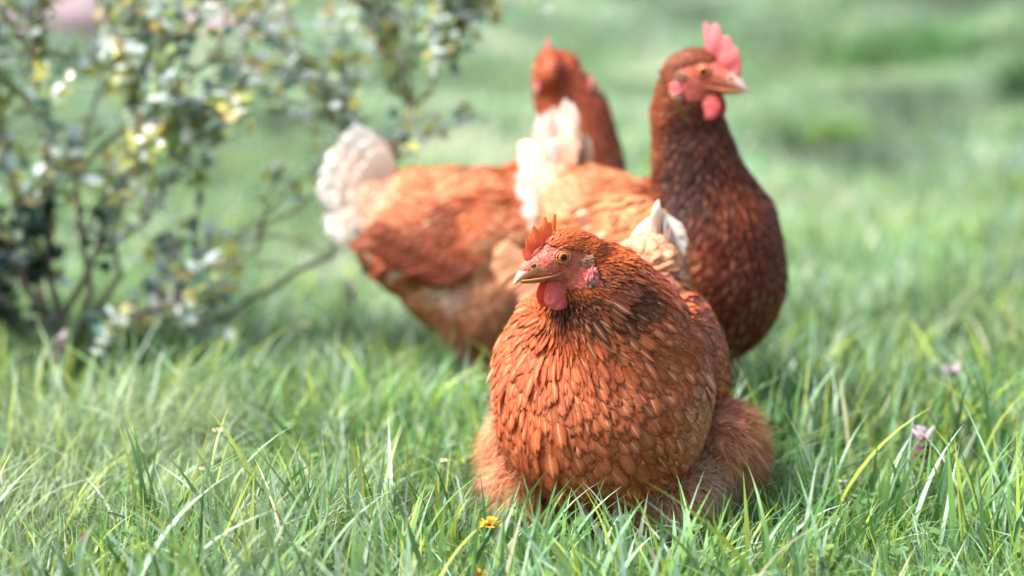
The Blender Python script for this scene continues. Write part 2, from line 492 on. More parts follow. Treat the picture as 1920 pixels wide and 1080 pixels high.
def comb_mesh(g, Hm, base, lobes, thick, col0, col1, lean=0.0, lowk=1.0, ns=120, nt=12, flop=0.0):
    """base: list of (fx,fz) along the head from front to back; lobes: (s, height, width)"""
    s = np.linspace(0, 1, ns)
    bx = np.interp(s, np.linspace(0, 1, len(base)), [b[0] for b in base])
    bz = np.interp(s, np.linspace(0, 1, len(base)), [b[1] for b in base])
    hgt = np.zeros(ns)
    for (c, h, w) in lobes:
        hgt = np.maximum(hgt, h * np.clip(1 - np.abs((s - c) / w) ** 2.0, 0, 1) ** .72)
    low = np.interp(s, [0, .08, .3, .8, 1], [.003, .007, .012, .015, .007]) * lowk
    hgt = np.maximum(hgt, low)
    fan = np.interp(s, [0, .5, 1], [.55, .1, -.35])            # lobes fan out forward and back
    t = np.linspace(0, 1, nt)
    for side in (1, -1):
        T_, S_ = np.meshgrid(t, np.arange(ns), indexing='xy')
        H = hgt[S_] * T_
        th = thick * (1 - T_ ** 1.6) * .5 + .0002
        th = th * (1 + .25 * np.sin(S_ * .13 + T_ * 4))
        edge = np.clip(np.minimum(S_, ns - 1 - S_) / 3.0, 0, 1)
        X = bx[S_] + fan[S_] * H
        Z = bz[S_] + H - .0035 * (1 - T_)
        Y = side * th * edge + lean * H + flop * H ** 2 * 20
        v = np.stack([X, Y, Z], -1).reshape(-1, 3)
        v = v @ Hm[:3, :3].T + Hm[:3, 3]
        i, j = np.meshgrid(np.arange(ns - 1), np.arange(nt - 1), indexing='ij')
        F = np.stack([i * nt + j, (i + 1) * nt + j, (i + 1) * nt + j + 1, i * nt + j + 1], -1).reshape(-1, 4)
        if side < 0: F = F[:, ::-1]
        hh = (H / max(hgt.max(), 1e-6)).reshape(-1, 1)
        C = np.array(col0) * (1 - hh) + np.array(col1) * hh
        g.add(v, F, C)

def loft(g, cen, ry, rz, col, Hm, n=16, squash=None):
    cen = np.array(cen, float)
    th = np.linspace(0, 2 * np.pi, n, endpoint=False)
    k = len(cen)
    V = np.zeros((k, n, 3))
    V[..., 0] = cen[:, 0:1]; V[..., 1] = cen[:, 1:2] + np.array(ry)[:, None] * np.cos(th)
    V[..., 2] = cen[:, 2:3] + np.array(rz)[:, None] * np.sin(th)
    V = V.reshape(-1, 3) @ Hm[:3, :3].T + Hm[:3, 3]
    i, j = np.meshgrid(np.arange(k - 1), np.arange(n), indexing='ij'); j2 = (j + 1) % n
    F = np.stack([i * n + j, i * n + j2, (i + 1) * n + j2, (i + 1) * n + j], -1).reshape(-1, 4)
    C = np.repeat(np.array(col, float), n, 0)
    g.add(V, F, C)

def make_hen(name, label, loc, yaw, cfg):
    r = np.random.default_rng(cfg['seed'])
    root = thing(name, label, 'hen', loc, yaw, 'brown hens on the grass')
    Hm = np.array(Matrix.Translation(cfg['head']) @ Euler((cfg.get('hroll', 0), cfg.get('hpitch', 0), cfg['hyaw'])).to_matrix().to_4x4() @ Matrix.Scale(cfg.get('hscale', 1), 4))
    Hi = np.linalg.inv(Hm)
    def to_head(P): return P @ Hi[:3, :3].T + Hi[:3, 3]
    me = blob_body(cfg['blobs'], Hm, HEAD_BLOBS, cfg.get('voxel', .0025), cfg.get('smooth', 6))
    V, t, vn = mesh_arrays(me)
    fm = face_mask(to_head(V))
    skin0 = np.array(cfg.get('skin', (.62, .135, .090)))
    under = np.array(cfg.get('col_breast', (.46, .095, .030))) * .75
    C = fm[:, None] * skin0 + (1 - fm[:, None]) * under
    hv = to_head(V)
    # yellowish skin about the nostril and the corner of the beak
    d = np.linalg.norm(hv[:, [0, 2]] - np.array([.029, -.008]), axis=1)
    C += ((1 - sstep(.003, .012, d)) * fm)[:, None] * (np.array((.62, .30, .16)) - C) * .6
    me.polygons.foreach_set('use_smooth', np.ones(len(me.polygons), bool))
    a = me.color_attributes.new('tint', 'FLOAT_COLOR', 'POINT')
    a.data.foreach_set('color', np.concatenate([C, np.ones((len(C), 1))], 1).ravel())
    me.materials.clear(); me.materials.append(MAT_SKIN); me.name = 'body'
    body = bpy.data.objects.new('body', me); COL.objects.link(body); body.parent = root

    # ---------------- plumage
    from mathutils.bvhtree import BVHTree
    skin_tree = BVHTree.FromPolygons([tuple(p) for p in V], [tuple(int(k) for k in f) for f in t])
    O = Hm[:3, :3] @ np.array([.03, 0, .004]) + Hm[:3, 3]
    hc = np.array(cfg['head'], float)
    q = cfg.get('q', 1.0)                                     # coarseness
    P, Nn = sample_surface(V, t, vn, int(cfg.get('samples', 60000)), r)
    cen_t = V[t].mean(1)
    tn = t[np.linalg.norm(cen_t - hc, axis=1) < .075]
    P2, N2 = sample_surface(V, tn, vn, int(cfg.get('samples', 60000) * .35), r)
    P, Nn = np.concatenate([P2, P]), np.concatenate([N2, Nn])
    fr0 = sstep(.2, .75, Nn[:, 0])
    hp = to_head(P)
    fmk = face_mask(hp)
    ok = (fmk < .35) & (P[:, 2] > .012)
    P, Nn, hp, fr0 = P[ok], Nn[ok], hp[ok], fr0[ok]
    dh = np.linalg.norm(P - hc, axis=1)
    hk = cfg['hackle'] - cfg.get('bib', .03) * fr0 + .016 * lump(P, 38, 17) + .012 * np.clip(r.normal(size=len(P)), -1.5, 1.5)             # distance from head where hackles end
    def grade(vals):
        a_ = np.interp(dh, [.02, .04, .07], vals[:3])
        t1 = np.clip((dh - .07) / np.maximum(hk - .07, .005), 0, 1)
        a_ = np.where(dh > .07, vals[2] + (vals[3] - vals[2]) * t1, a_)
        t2 = .4 + .6 * np.clip((dh - hk) / .05, 0, 1); t3 = np.clip((dh - hk - .05) / .05, 0, 1)
        return np.where(dh > hk, vals[3] + (vals[4] - vals[3]) * t2 + (vals[5] - vals[4]) * t3, a_)
    W = grade([.0024, .0034, .0048, .0075, .0135, .0172])
    L = grade([.0065, .0105, .020, .034, .036, .040])
    side = np.abs(P[:, 1]); 
    ws = cfg.get('wscale', 1.0) * (1 - .45 * (1 - sstep(.03, .09, np.linalg.norm(P - np.array(cfg['tail_base']), axis=1))))
    W = W * np.where(dh > hk, ws, 1); L = L * np.where(dh > hk, .3 + .7 * ws, 1)
    g = Geo()
    P_, N_, W_, L_, dh_, hk_ = P, Nn, W, L, dh, hk
    for layer in (0, 1):
        P, Nn, W, L, dh, hk = P_, N_, W_, L_, dh_, hk_
        if True:
            o_ = r.permutation(len(P)); o_ = o_[np.argsort(-np.round(W[o_] / .003), kind='stable')]; P, Nn, W, L, dh, hk = P[o_], Nn[o_], W[o_], L[o_], dh[o_], hk[o_]
        keep = poisson(P, W * np.where(dh > hk + .01, .44, .42) * q, r)
        P, Nn, W, L, dh, hk = P[keep], Nn[keep], W[keep] * (1 + (q - 1) * .6), L[keep], dh[keep], hk[keep]
        n = len(P)
        w = sstep(.12, .30, dh)[:, None] * .8
        flow = nrm(P - O) * (1 - w) + np.array([-1, 0, -.25]) * w
        flow += np.array(cfg.get('flow', (0, 0, 0))) * (dh[:, None] > .04)
        back = sstep(.3, .9, Nn[:, 2])
        hack = 1 - sstep(-.01, .02, dh - hk + .012 * r.normal(size=n))
        aa = np.where(hack > .5, .85, 1.45); bb = np.where(hack > .5, .58, .38)
        base = np.array(cfg.get('col', (.43, .080, .022)))
        breast = np.array(cfg.get('col_breast', (.42, .096, .035)))
        head_c = np.array(cfg.get('col_head', (.46, .090, .021)))
        dark = np.array((.022, .008, .006))
        pale = np.array((.62, .40, .27))
        fr = sstep(0.2, .75, Nn[:, 0])                            # facing forward = breast
        c = base * (1 - fr[:, None]) + breast * fr[:, None]
        hd = (1 - sstep(0, 1, (dh - .05) / np.maximum(hk - .05, .01)))[:, None]
        c = c * (1 - hd) + head_c * hd
        mot = lump(P, 55, cfg['seed'])[:, None]
        c = c * (1 + .13 * mot)
        c = c * (1 + .14 * np.clip(r.normal(size=(n, 1)), -1.6, 1.8))
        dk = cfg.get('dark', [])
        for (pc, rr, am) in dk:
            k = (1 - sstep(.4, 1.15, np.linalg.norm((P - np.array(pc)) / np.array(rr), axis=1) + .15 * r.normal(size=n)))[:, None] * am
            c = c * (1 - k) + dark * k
        for (pc, rr, am, pcx) in cfg.get('pale', []):
            k = (1 - sstep(.5, 1.1, np.linalg.norm((P - np.array(pc)) / np.array(rr), axis=1) + .15 * r.normal(size=n)))[:, None] * am
            c = c * (1 - k) + np.array(pcx) * k
        c = np.clip(c, .008, .85)
        hk_m = hack[:, None]
        mt = (cfg.get('mott', .25) * np.clip(.35 + .5 * lump(P, 34, cfg['seed'] + 5) + .45 * r.normal(size=n), 0, 1) * (1 - .8 * hack) * (1 - .5 * fr) * (1 - sstep(*cfg.get('mott_x', (.5, .6)), P[:, 0])))[:, None]
        c = c * (1 - mt) + np.array((.72, .36, .19)) * mt
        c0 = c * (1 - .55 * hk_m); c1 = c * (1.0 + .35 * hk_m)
        lift = np.interp(dh, [.03, .08, .2], [.12, .06, .035]) * (1 + .5 * r.random(n))
        lift = lift * (.35 if layer == 0 else 1) * np.where(r.random(n) < .04, 2.6, 1)
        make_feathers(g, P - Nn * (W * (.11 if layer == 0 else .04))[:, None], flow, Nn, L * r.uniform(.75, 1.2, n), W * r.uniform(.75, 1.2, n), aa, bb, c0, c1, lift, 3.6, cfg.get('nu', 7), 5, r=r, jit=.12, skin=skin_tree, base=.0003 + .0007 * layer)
    g.build('plumage', MAT_F, root)

    # ---------------- fluff on thighs, vent and lower belly
    fl = cfg['fluff']
    P, Nn = sample_surface(V, t, vn, cfg.get('fluff_n', 60000), r)
    wt = np.zeros(len(P)); cc = np.zeros((len(P), 3)) + np.array((.42, .17, .085))
    for (pc, rr, colx) in fl:
        k = 1 - sstep(.75, 1.15, np.linalg.norm((P - np.array(pc)) / np.array(rr), axis=1))
        cc = cc * (1 - k[:, None]) + np.array(colx) * k[:, None]; wt = np.maximum(wt, k)
    ok = r.random(len(P)) < wt
    P, Nn, cc = P[ok], Nn[ok], cc[ok]
    cl = np.stack([lump(P, 120, 5), lump(P, 120, 6), lump(P, 120, 8)], 1)
    D = Nn * .75 + np.array([-.25, 0, -.55]) + cl * .35 + r.normal(size=P.shape) * .22
    n = len(P)
    LL = r.uniform(.012, .026, n) * (1 + .25 * lump(P, 90, 9))
    v_ = (1 + .25 * lump(P, 100, 4) + .15 * r.normal(size=n))[:, None]
    cc = np.clip(cc * v_, .01, .9)
    g = Geo()
    make_strands(g, P - Nn * .001, D, LL, r.uniform(.00022, .00045, n) * cfg.get('fw', 1), cc * .85, np.clip(cc * 1.25, 0, .9), .25, 5, r, lie=nrm(Nn + .25 * r.normal(size=Nn.shape)))
    g.build('fluff', MAT_FLUFF, root)

    # ---------------- wings: a shell covered by coverts, long secondaries along its lower edge
    for sgn in cfg.get('wings', (1, -1)):
        wc = (np.array(cfg['wing_c'], float) - np.array([0, cfg.get('wing_tuck', 0) if sgn < 0 else 0, 0])) * np.array([1, sgn, 1]); wr = np.array(cfg['wing_r'], float)
        we = cfg['wing_e']; R = np.array(Euler((we[0] * sgn, we[1], we[2] * sgn)).to_matrix())
        sv, sf = sphere(48, 32)
        shp = sv.copy(); shp[:, 0] *= wr[0]; shp[:, 1] *= wr[1]; shp[:, 2] *= wr[2]
        shp[:, 2] *= 1 - .35 * np.clip(-sv[:, 0], 0, 1)
        wv = shp @ R.T + wc
        g = Geo(); cw = np.array(cfg.get('col_wing', (.38, .090, .026)))
        g.add(wv, sf, cw * .6)
        tt = np.concatenate([sf[:, [0, 1, 2]], sf[:, [0, 2, 3]]])
        wn_ = nrm((sv / wr) @ R.T)
        P, Nn = sample_surface(wv, tt, wn_, 9000, r)
        ok = (Nn[:, 1] * sgn > .05)
        P, Nn = P[ok], Nn[ok]
        loc_ = (P - wc) @ R
        fx = loc_[:, 0] / wr[0]
        Wd = np.interp(fx, [-1, 0, 1], [.018, .015, .009]); Ld = np.interp(fx, [-1, 0, 1], [.050, .036, .022])
        kp = poisson(P, Wd * .38 * q, r)
        P, Nn, Wd, Ld, fx = P[kp], Nn[kp], Wd[kp], Ld[kp], fx[kp]
        fdir = R @ np.array([-1, 0, -.35])
        n = len(P)
        c = cw * (1 + .3 * np.clip(r.normal(size=(n, 1)), -1.5, 1.8)) * (1 + .2 * lump(P, 60, 3)[:, None])
        pl = (r.random((n, 1)) < cfg.get('wing_pale', .08))
        c = np.where(pl, pale * .9, c)
        c = np.clip(c, .01, .8)
        fd = np.stack([-np.ones(n), -sgn * .0 * fx, -.35 - 1.6 * sstep(.45, .8, fx)], 1) @ R.T
        fd[:, 1] += sgn * 1.2 * sstep(.6, .9, fx)
        make_feathers(g, P - Nn * .001, fd, Nn, Ld, Wd, 1.1, .55, c * .85, c * 1.1, .12, 2.5, 6, 5, r=r, m=1)
        # secondaries and primaries
        k = cfg.get('sec_n', 11)
        s = np.linspace(0, 1, k)
        lp = np.stack([-.25 * wr[0] - s * wr[0] * .75, sgn * wr[1] * (1.0 - .3 * s), wr[2] * (-.72 + 1.05 * s)], 1)
        P = lp @ R.T + wc
        nn_ = np.tile(R @ np.array([-.12, sgn, .12]), (k, 1)) 
        T = np.stack([-np.ones(k), -.05 * sgn * np.ones(k), -.06 + .10 * s], 1) @ R.T
        c = cw * (1.05 + .35 * r.normal(size=(k, 1)) * .5)
        pw = np.array(cfg.get('col_prim', (.45, .2, .1)))
        c = np.clip(c * .6 + pw * .4, .01, .8)
        for row in range(2):
            make_feathers(g, P + nn_ * (.0015 * np.arange(k)[:, None] + .002) + np.array([0, 0, .012 * row]), T, nrm(nn_), np.full(k, cfg.get('sec', .085) - .02 * row), np.full(k, .020), 1.05, .42, c * .9, c * 1.15, .03, .5, 9, 5, r=r, m=1, jit=.04)
        for q_ in range(len(g.v)):
            lv = (g.v[q_] - wc) @ R
            lv[:, 1] -= sgn * cfg.get('bend', 1.3) * np.minimum(lv[:, 0], 0) ** 2
            g.v[q_] = lv @ R.T + wc
        g.build('wing', [MAT_SKIN, MAT_FL], root)

    # ---------------- tail
    tb = np.array(cfg['tail_base'], float)
    g = Geo()
    k = cfg.get('tail_n', 7)
    e0, e1 = cfg.get('tail_el', (15, 68))
    tl = cfg.get('tail_len', .115)
    tcol0 = np.array(cfg.get('tail_c0', (.66, .36, .22))); tcol1 = np.array(cfg.get('tail_c1', (.90, .77, .66)))
    for sgn in (1, -1):
        for row in range(3):
            kk = k - row
            s = np.linspace(0, 1, kk)
            el = np.radians(e0 + (e1 - e0) * s + 4 * row + r.normal(size=kk) * 2)
            az = np.radians((16 - 12 * s) * sgn * cfg.get('tail_spread', 1))
            T = np.stack([-np.cos(el) * np.cos(az), np.cos(el) * np.sin(az), np.sin(el)], 1)
            nn_ = nrm(np.stack([.05 * np.ones(kk), sgn * np.ones(kk), .35 - .25 * s], 1))
            P = tb + np.stack([.012 * s, sgn * (.010 + .006 * row - .004 * s), -.014 + .03 * s], 1)
            vv = (1 + .1 * r.normal(size=(kk, 1)))
            ln = tl * (1 - .22 * row) * (1 - .12 * np.abs(s - .6)) * r.uniform(.93, 1.05, kk) * (1 - cfg.get('tail_low', 0) * (1 - s) ** 2)
            f = .5 * row
            make_feathers(g, P, T, nn_, ln, np.full(kk, cfg.get('tail_w', .034) - .004 * row), 1.2, .33, np.clip(tcol0 * vv, 0, .85), np.clip((tcol1 * (1 - f * .5) + tcol0 * f * .5) * vv, 0, .85), .02, .4, 10, 7, r=r, cup=.03, jit=.13)
    kk = max(cfg.get('tail_mid', 7), 1)
    az = np.linspace(-1, 1, kk) * rad(cfg.get('tail_mid_az', 11)); el = np.radians(e1 - 4 - 4 * np.abs(np.linspace(-1, 1, kk)))
    T = np.stack([-np.cos(el), np.sin(az), np.sin(el)], 1)
    nn_ = nrm(np.stack([np.sin(el), az * 1.5, np.cos(el)], 1))
    vv = (1 + .08 * r.normal(size=(kk, 1)))
    for row in range(2 if cfg.get('tail_mid', 7) else 0):
        make_feathers(g, np.tile(tb, (kk, 1)) + np.array([.010 + .006 * row, 0, .004]) + np.stack([0 * az, az * .05, 0 * az], 1), T, nn_, tl * r.uniform(.86, .96, kk) * (1 - .3 * row), np.full(kk, cfg.get('tail_mw', .026)), 1.25, .33, np.clip(tcol0 * vv, 0, .85), np.clip(tcol1 * vv, 0, .85), .03, .9, 9, 7, r=r, cup=.15, jit=.06)
    g.build('tail', MAT_FT, root)

    # ---------------- comb
    g = Geo()
    comb_mesh(g, Hm, cfg['comb_base'], cfg['comb_lobes'], cfg.get('comb_thick', .0045), cfg['comb_c0'], cfg['comb_c1'], cfg.get('comb_lean', 0), lowk=cfg.get('comb_low', 1.0), flop=cfg.get('comb_flop', 0))
    g.build('comb', MAT_COMB, root)

    # ---------------- beak: upper and lower mandible
    g = Geo()
    s = np.linspace(0, 1, 14)
    cx = .030 + .0230 * s
    cz = -.0045 - .0030 * s - .0095 * s ** 2.3
    ry = .0098 * (1 - s) ** .62 + .0004
    rz = .0088 * (1 - s ** 1.5) ** .75 + .0003
    b0, b1 = cfg.get('beak_c', ((.60, .22, .10), (.58, .32, .23)))
    cb = np.array(b0) * (1 - s[:, None]) + np.array(b1) * s[:, None]
    cb = cb + np.array((.05, -.03, -.06)) * (np.sin(s * 9)[:, None] * .4)
    loft(g, np.stack([cx, 0 * s, cz], 1), ry, rz, cb, Hm, 20)
    s = np.linspace(0, 1, 10)
    loft(g, np.stack([.022 + .023 * s, 0 * s, -.0165 - .0005 * s], 1), .0085 * (1 - s) ** .6 + .0003, .0040 * (1 - s) ** .5 + .0002, np.tile((.48, .20, .07), (10, 1)), Hm, 16)
    bk = g.build('beak', MAT_HORN, root)
    for sg in (1, -1):                                        # yellow gape edge and the nostril
        g = Geo()
        s = np.linspace(0, 1, 14)
        pts = np.stack([.046 - .038 * s, sg * (.0045 + .0095 * s ** .7), -.0145 - .0012 * np.sin(s * 3.1) + .0015 * s], 1)
        tube(g, pts @ Hm[:3, :3].T + Hm[:3, 3], .0011 * np.sin(np.pi * (.12 + .8 * s)) + .0005, (.42, .15, .06), 8)
        g.build('gape', MAT_HORN, bk)
        g = Geo()
        sv, sf = sphere(14, 10)
        v = sv * np.array([.0034, .0016, .0016]) + np.array([.0330, sg * .0082, -.0010])
        g.add(v @ Hm[:3, :3].T + Hm[:3, 3], sf, (.10, .03, .02))
        g.build('nostril', MAT_HORN, bk)

    bvh = BVHTree.FromPolygons([tuple(p) for p in to_head(V)], [tuple(int(k) for k in f) for f in t])
    def surf_y(x, z, sg):
        hit = bvh.ray_cast(Vector((x, sg * .08, z)), Vector((0, -sg, 0)))
        return hit[0].y if hit[0] is not None else sg * .018
    # ---------------- eyes, wattles, ear lobes, ear tufts
    sv, sf = sphere(48, 40)
    for sg in (1, -1):
        g = Geo()
        ax = nrm(np.array([.22, sg * 1.0, .05]))
        ec = np.array([.0035, sg * .0125, .0035])
        cosang = sv @ ax
        C = np.where(cosang[:, None] > .885, np.array((.006, .005, .006)), np.where(cosang[:, None] > .60, np.array((.75, .13, .006)), np.array((.10, .03, .02))))
        C = np.where(((cosang > .82) & (cosang <= .885))[:, None], np.array((.42, .10, .012)), C)
        g.add((sv * .0069 + ec) @ Hm[:3, :3].T + Hm[:3, 3], sf, C)
        ey = g.build('eye', MAT_EYE, root)
        g = Geo()
        th = np.linspace(0, 2 * np.pi, 29)
        e1 = nrm(np.cross(ax, np.array([0, 0, 1.]))); e2 = np.cross(ax, e1)
        for rr, hh, cr, ccx in ((.0061, .0040, .0008, (.55, .24, .12)), (.0078, .0022, .0012, (.50, .14, .10))):
            ring = ec + ax * hh + rr * (np.cos(th)[:, None] * e1 * 1.12 + np.sin(th)[:, None] * e2 * .93)
            tube(g, ring @ Hm[:3, :3].T + Hm[:3, 3], np.full(29, cr), ccx, 8)
        g.build('eyelid', MAT_SKIN, ey)
        # wattle
        g = Geo()
        wl, wh = cfg.get('wattle', (.0155, .0165))
        v = sv.copy()
        zz = v[:, 2]
        flat = np.stack([v[:, 0] * wl * (1 - .22 * zz), v[:, 1] * .0022, zz * wh], 1)
        flat[:, 1] += sg * (.0085 + .0035 * np.sin((flat[:, 0] + .01) * 110) * (1 - zz) * .5) - sg * .003 * (zz > 0) * zz
        flat[:, 0] += .0100; flat[:, 2] += -.0195 - wh * .78
        flat += (lump(flat, 420, 5) * .0005)[:, None] * np.array([.6, 1, .6])
        hgt_ = ((1 - zz) * .5)[:, None]
        g.add(flat @ Hm[:3, :3].T + Hm[:3, 3], sf, np.array(cfg['wat_c0']) * (1 - hgt_) + np.array(cfg['wat_c1']) * hgt_)
        g.build('wattle', MAT_COMB, root)
        # ear lobe: wrinkled pink pad with a pale lower border
        g = Geo()
        v = sv * np.array([.0072, .0042, .0100])
        v = v * (1 + .16 * lump(sv * .006, 1400, 11)[:, None])
        R = np.array(Euler((0, -.45, 0)).to_matrix())
        v = v @ R.T + np.array([-.0215, surf_y(-.0215, -.0195, sg) + sg * .0008, -.0195])
        pl_ = np.clip(sstep(.1, .9, -sv[:, 2] * .75 - sv[:, 0] * .65), 0, 1)[:, None]
        g.add(v @ Hm[:3, :3].T + Hm[:3, 3], sf, np.array((.58, .13, .13)) * (1 - pl_) + np.array((.70, .52, .44)) * pl_)
        g.build('ear_lobe', MAT_SKIN, root)
        g = Geo()
        n = 420
        u_, w_ = r.uniform(0, 1, n), r.uniform(-1, 1, n)
        px_, pz_ = -.0115 - .010 * u_, -.0035 + .0052 * w_ * (.5 + .5 * u_) - .001
        Pt = np.stack([px_, np.array([surf_y(a_, b_, sg) for a_, b_ in zip(px_, pz_)]) + sg * .0004, pz_], 1)
        Dt = np.tile([-1.0, sg * .42, .12], (n, 1)) + r.normal(size=(n, 3)) * .14
        Pt = Pt @ Hm[:3, :3].T + Hm[:3, 3]; Dt = Dt @ Hm[:3, :3].T
        ct = np.tile(np.array((.50, .29, .19)), (n, 1)) * r.uniform(.75, 1.25, (n, 1))
        make_strands(g, Pt, Dt, np.full(n, .0062), np.full(n, .00035), ct * .8, ct * 1.25, .05, 4, r)
        g.build('ear_tuft', MAT_FLUFF, root)

    g = Geo()
    Pf, Nf = sample_surface(V, tn, vn, 9000, r); hf = to_head(Pf)
    k = (face_mask(hf) > .8) & (r.random(len(Pf)) < .22) & (hf[:, 0] < .03) & (np.linalg.norm(hf[:, [0, 2]] - np.array([.0035, .0035]), axis=1) > .010)
    Pf, Nf = Pf[k], Nf[k]; n = len(Pf)
    Df = Nf * .45 + nrm(Pf - O) * .9 + r.normal(size=(n, 3)) * .15
    cb = np.tile((.30, .08, .035), (n, 1)) * r.uniform(.5, 1.5, (n, 1))
    make_strands(g, Pf, Df, r.uniform(.0022, .0046, n), np.full(n, .00026), cb, cb, 0, 3, r)
    g.build('face_bristles', MAT_FLUFF, root)

    # ---------------- legs and feet
    for sg in (1, -1):
        g = Geo()
        hx, hy, hz = cfg['hip']; hy *= sg
        fx_ = cfg.get('foot_x', 0.0)
        yl = (.55, .34, .13)
        tube(g, [(hx, hy, hz), (hx - .012, hy, (hz + .075) / 2), (hx - .02 + fx_ * .5, hy, min(.075, hz * .8)), (hx - .008 + fx_, hy, .035), (hx + fx_, hy, .008)], [.013, .009, .0075, .006, .0065], yl, 10)
        for a_, ln in ((0, .055), (.55, .045), (-.55, .045), (3.14, .02)):
            d = np.array([math.cos(a_), math.sin(a_), 0])
            p0 = np.array([hx + fx_, hy, .009])
            tube(g, [p0, p0 + d * ln * .5 + [0, 0, .002], p0 + d * ln * .9 - [0, 0, .003], p0 + d * ln * 1.12 - [0, 0, .006]], [.0062, .0048, .0036, .0008], yl, 8)
        g.build('leg', MAT_SCALE, root)
    return root

PALE_O = (.50, .25, .15)
CREAM = (.72, .56, .45)

# hen in front: squat, breast to the camera, head turned to the left of the picture
hen_front = dict(
    seed=3, head=(.124, -.022, .293), hyaw=rad(-50), hpitch=rad(6), hscale=.98, hackle=.115,
    blobs=[((.035, 0, .145), (.106, .111, .125), (0, 0, 0)), ((-.02, 0, .142), (.130, .104, .112), (0, .1, 0)),
           ((.045, .006, .190), (.080, .088, .085), (0, 0, 0)),
           ((-.09, .003, .180), (.09, .064, .075), (0, .40, 0)), ((-.145, .008, .222), (.060, .044, .060), (0, .4, 0)),
           ((-.035, .102, .078), (.052, .046, .052), (0, 0, 0)), ((-.010, -.086, .070), (.050, .042, .066), (0, 0, 0)),
           ((.02, -.065, .045), (.055, .050, .050), (0, 0, 0)), ((.02, .055, .045), (.055, .06, .045), (0, 0, 0))]
          + chain((.102, -.018, .285), .030, (.078, .008, .248), .053, 6) + chain((.078, .008, .248), .053, (.05, .010, .20), .082, 6),
    samples=110000, voxel=.0022, smooth=6,
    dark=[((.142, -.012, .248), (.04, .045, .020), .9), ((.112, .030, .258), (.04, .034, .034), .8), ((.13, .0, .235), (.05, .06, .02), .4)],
    pale=[((.06, .10, .13), (.06, .035, .08), .45, (.66, .32, .19)), ((.06, -.115, .16), (.05, .03, .08), .5, CREAM), ((-.10, 0, .25), (.06, .06, .05), .7, (.58, .34, .2)), ((-.165, 0, .255), (.05, .05, .045), .95, (.72, .52, .40)), ((.0, .115, .17), (.03, .03, .05), .5, CREAM)],
    fluff=[((-.035, .110, .072), (.07, .058, .07), (.84, .33, .17)), ((-.010, -.100, .072), (.065, .05, .085), (.86, .34, .18)),
           ((.02, -.080, .035), (.08, .06, .055), (.84, .35, .19)), ((.02, .085, .04), (.08, .06, .045), (.82, .42, .27)), ((-.17, 0, .19), (.05, .05, .05), (.6, .4, .3))],
    fluff_n=110000,
    sec=.008, sec_n=5, wing_c=(-.045, .082, .178), wing_r=(.120, .026, .060), bend=2.4, wing_e=(.34, -.16, -.05), wing_pale=0, col_wing=(.38, .088, .028), wing_tuck=.038,
    tail_base=(-.165, .014, .238), tail_el=(52, 74), tail_len=.068, tail_n=4, tail_spread=.35, tail_w=.046, tail_mid=5, tail_mid_az=6, tail_mw=.048, tail_c0=(.66, .42, .30), tail_c1=(.90, .79, .69),
    comb_base=[(.037, .004), (.028, .016), (.014, .0225), (.004, .0245)], comb_thick=.005,
    comb_low=.95, comb_lobes=[(.05, .009, .06), (.23, .0140, .080), (.45, .0180, .090), (.68, .0210, .096), (.91, .0205, .090)],
    comb_c0=(.70, .10, .06), comb_c1=(.88, .30, .05), wat_c0=(.80, .12, .10), wat_c1=(.86, .20, .19),
    hip=(.0, .06, .06))

# hen on the right: neck stretched up, breast to the right
hen_tall = dict(
    seed=11, mott=.55, mott_x=(-.04, .04), wscale=.72, head=(.066, -.030, .438), hyaw=rad(18), hpitch=rad(4), hscale=1.06, hackle=.19, q=1.25, nu=5,
    blobs=[((.047, 0, .200), (.098, .096, .108), (0, 0, 0)), ((-.02, 0, .205), (.14, .100, .098), (0, .15, 0)), ((.03, -.03, .12), (.05, .045, .05), (0, 0, 0)),
           ((-.10, 0, .240), (.09, .068, .068), (0, .5, 0)), ((-.150, 0, .275), (.055, .035, .045), (0, .8, 0)),
           ((-.02, .07, .13), (.06, .045, .06), (0, 0, 0)), ((-.02, -.07, .13), (.06, .045, .06), (0, 0, 0))]
          + chain((.042, -.030, .425), .031, (.036, -.022, .385), .042, 6) + chain((.036, -.022, .385), .039, (.050, -.012, .30), .056, 8) + chain((.050, -.012, .30), .056, (.052, 0, .24), .086, 7),
    samples=90000, voxel=.003, smooth=45,
    beak_c=((.55, .26, .20), (.62, .44, .38)), col=(.24, .046, .014), col_breast=(.145, .027, .009), col_head=(.18, .036, .010),
    dark=[((.070, -.070, .335), (.05, .065, .10), .95)],
    pale=[((-.10, -.03, .26), (.11, .11, .09), .75, (.50, .17, .07)), ((-.175, 0, .30), (.045, .06, .05), .8, (.74, .54, .42))],
    fluff=[((-.02, .07, .11), (.08, .06, .06), (.4, .15, .07)), ((-.02, -.07, .11), (.08, .06, .06), (.4, .15, .07)), ((-.17, 0, .22), (.06, .06, .06), (.5, .25, .15))],
    fluff_n=40000, fw=1.5,
    wing_c=(-.05, .078, .228), wing_r=(.125, .022, .060), bend=1.6, wing_e=(.25, -.30, -.06), wing_pale=.03, col_wing=(.46, .16, .06), col_prim=(.66, .42, .28),
    tail_base=(-.162, 0, .285), tail_el=(-45, 78), tail_len=.105, tail_n=10, tail_low=.45,
    comb_base=[(.038, -.003), (.030, .009), (.016, .019), (.002, .024)], comb_thick=.007, comb_low=1.75,
    comb_lobes=[(.10, .012, .10), (.30, .020, .13), (.52, .028, .16), (.74, .035, .17), (.90, .033, .12)],
    comb_c0=(.72, .14, .14), comb_c1=(.85, .34, .34), wat_c0=(.62, .08, .07), wat_c1=(.75, .16, .15),
    hip=(-.01, .05, .13))

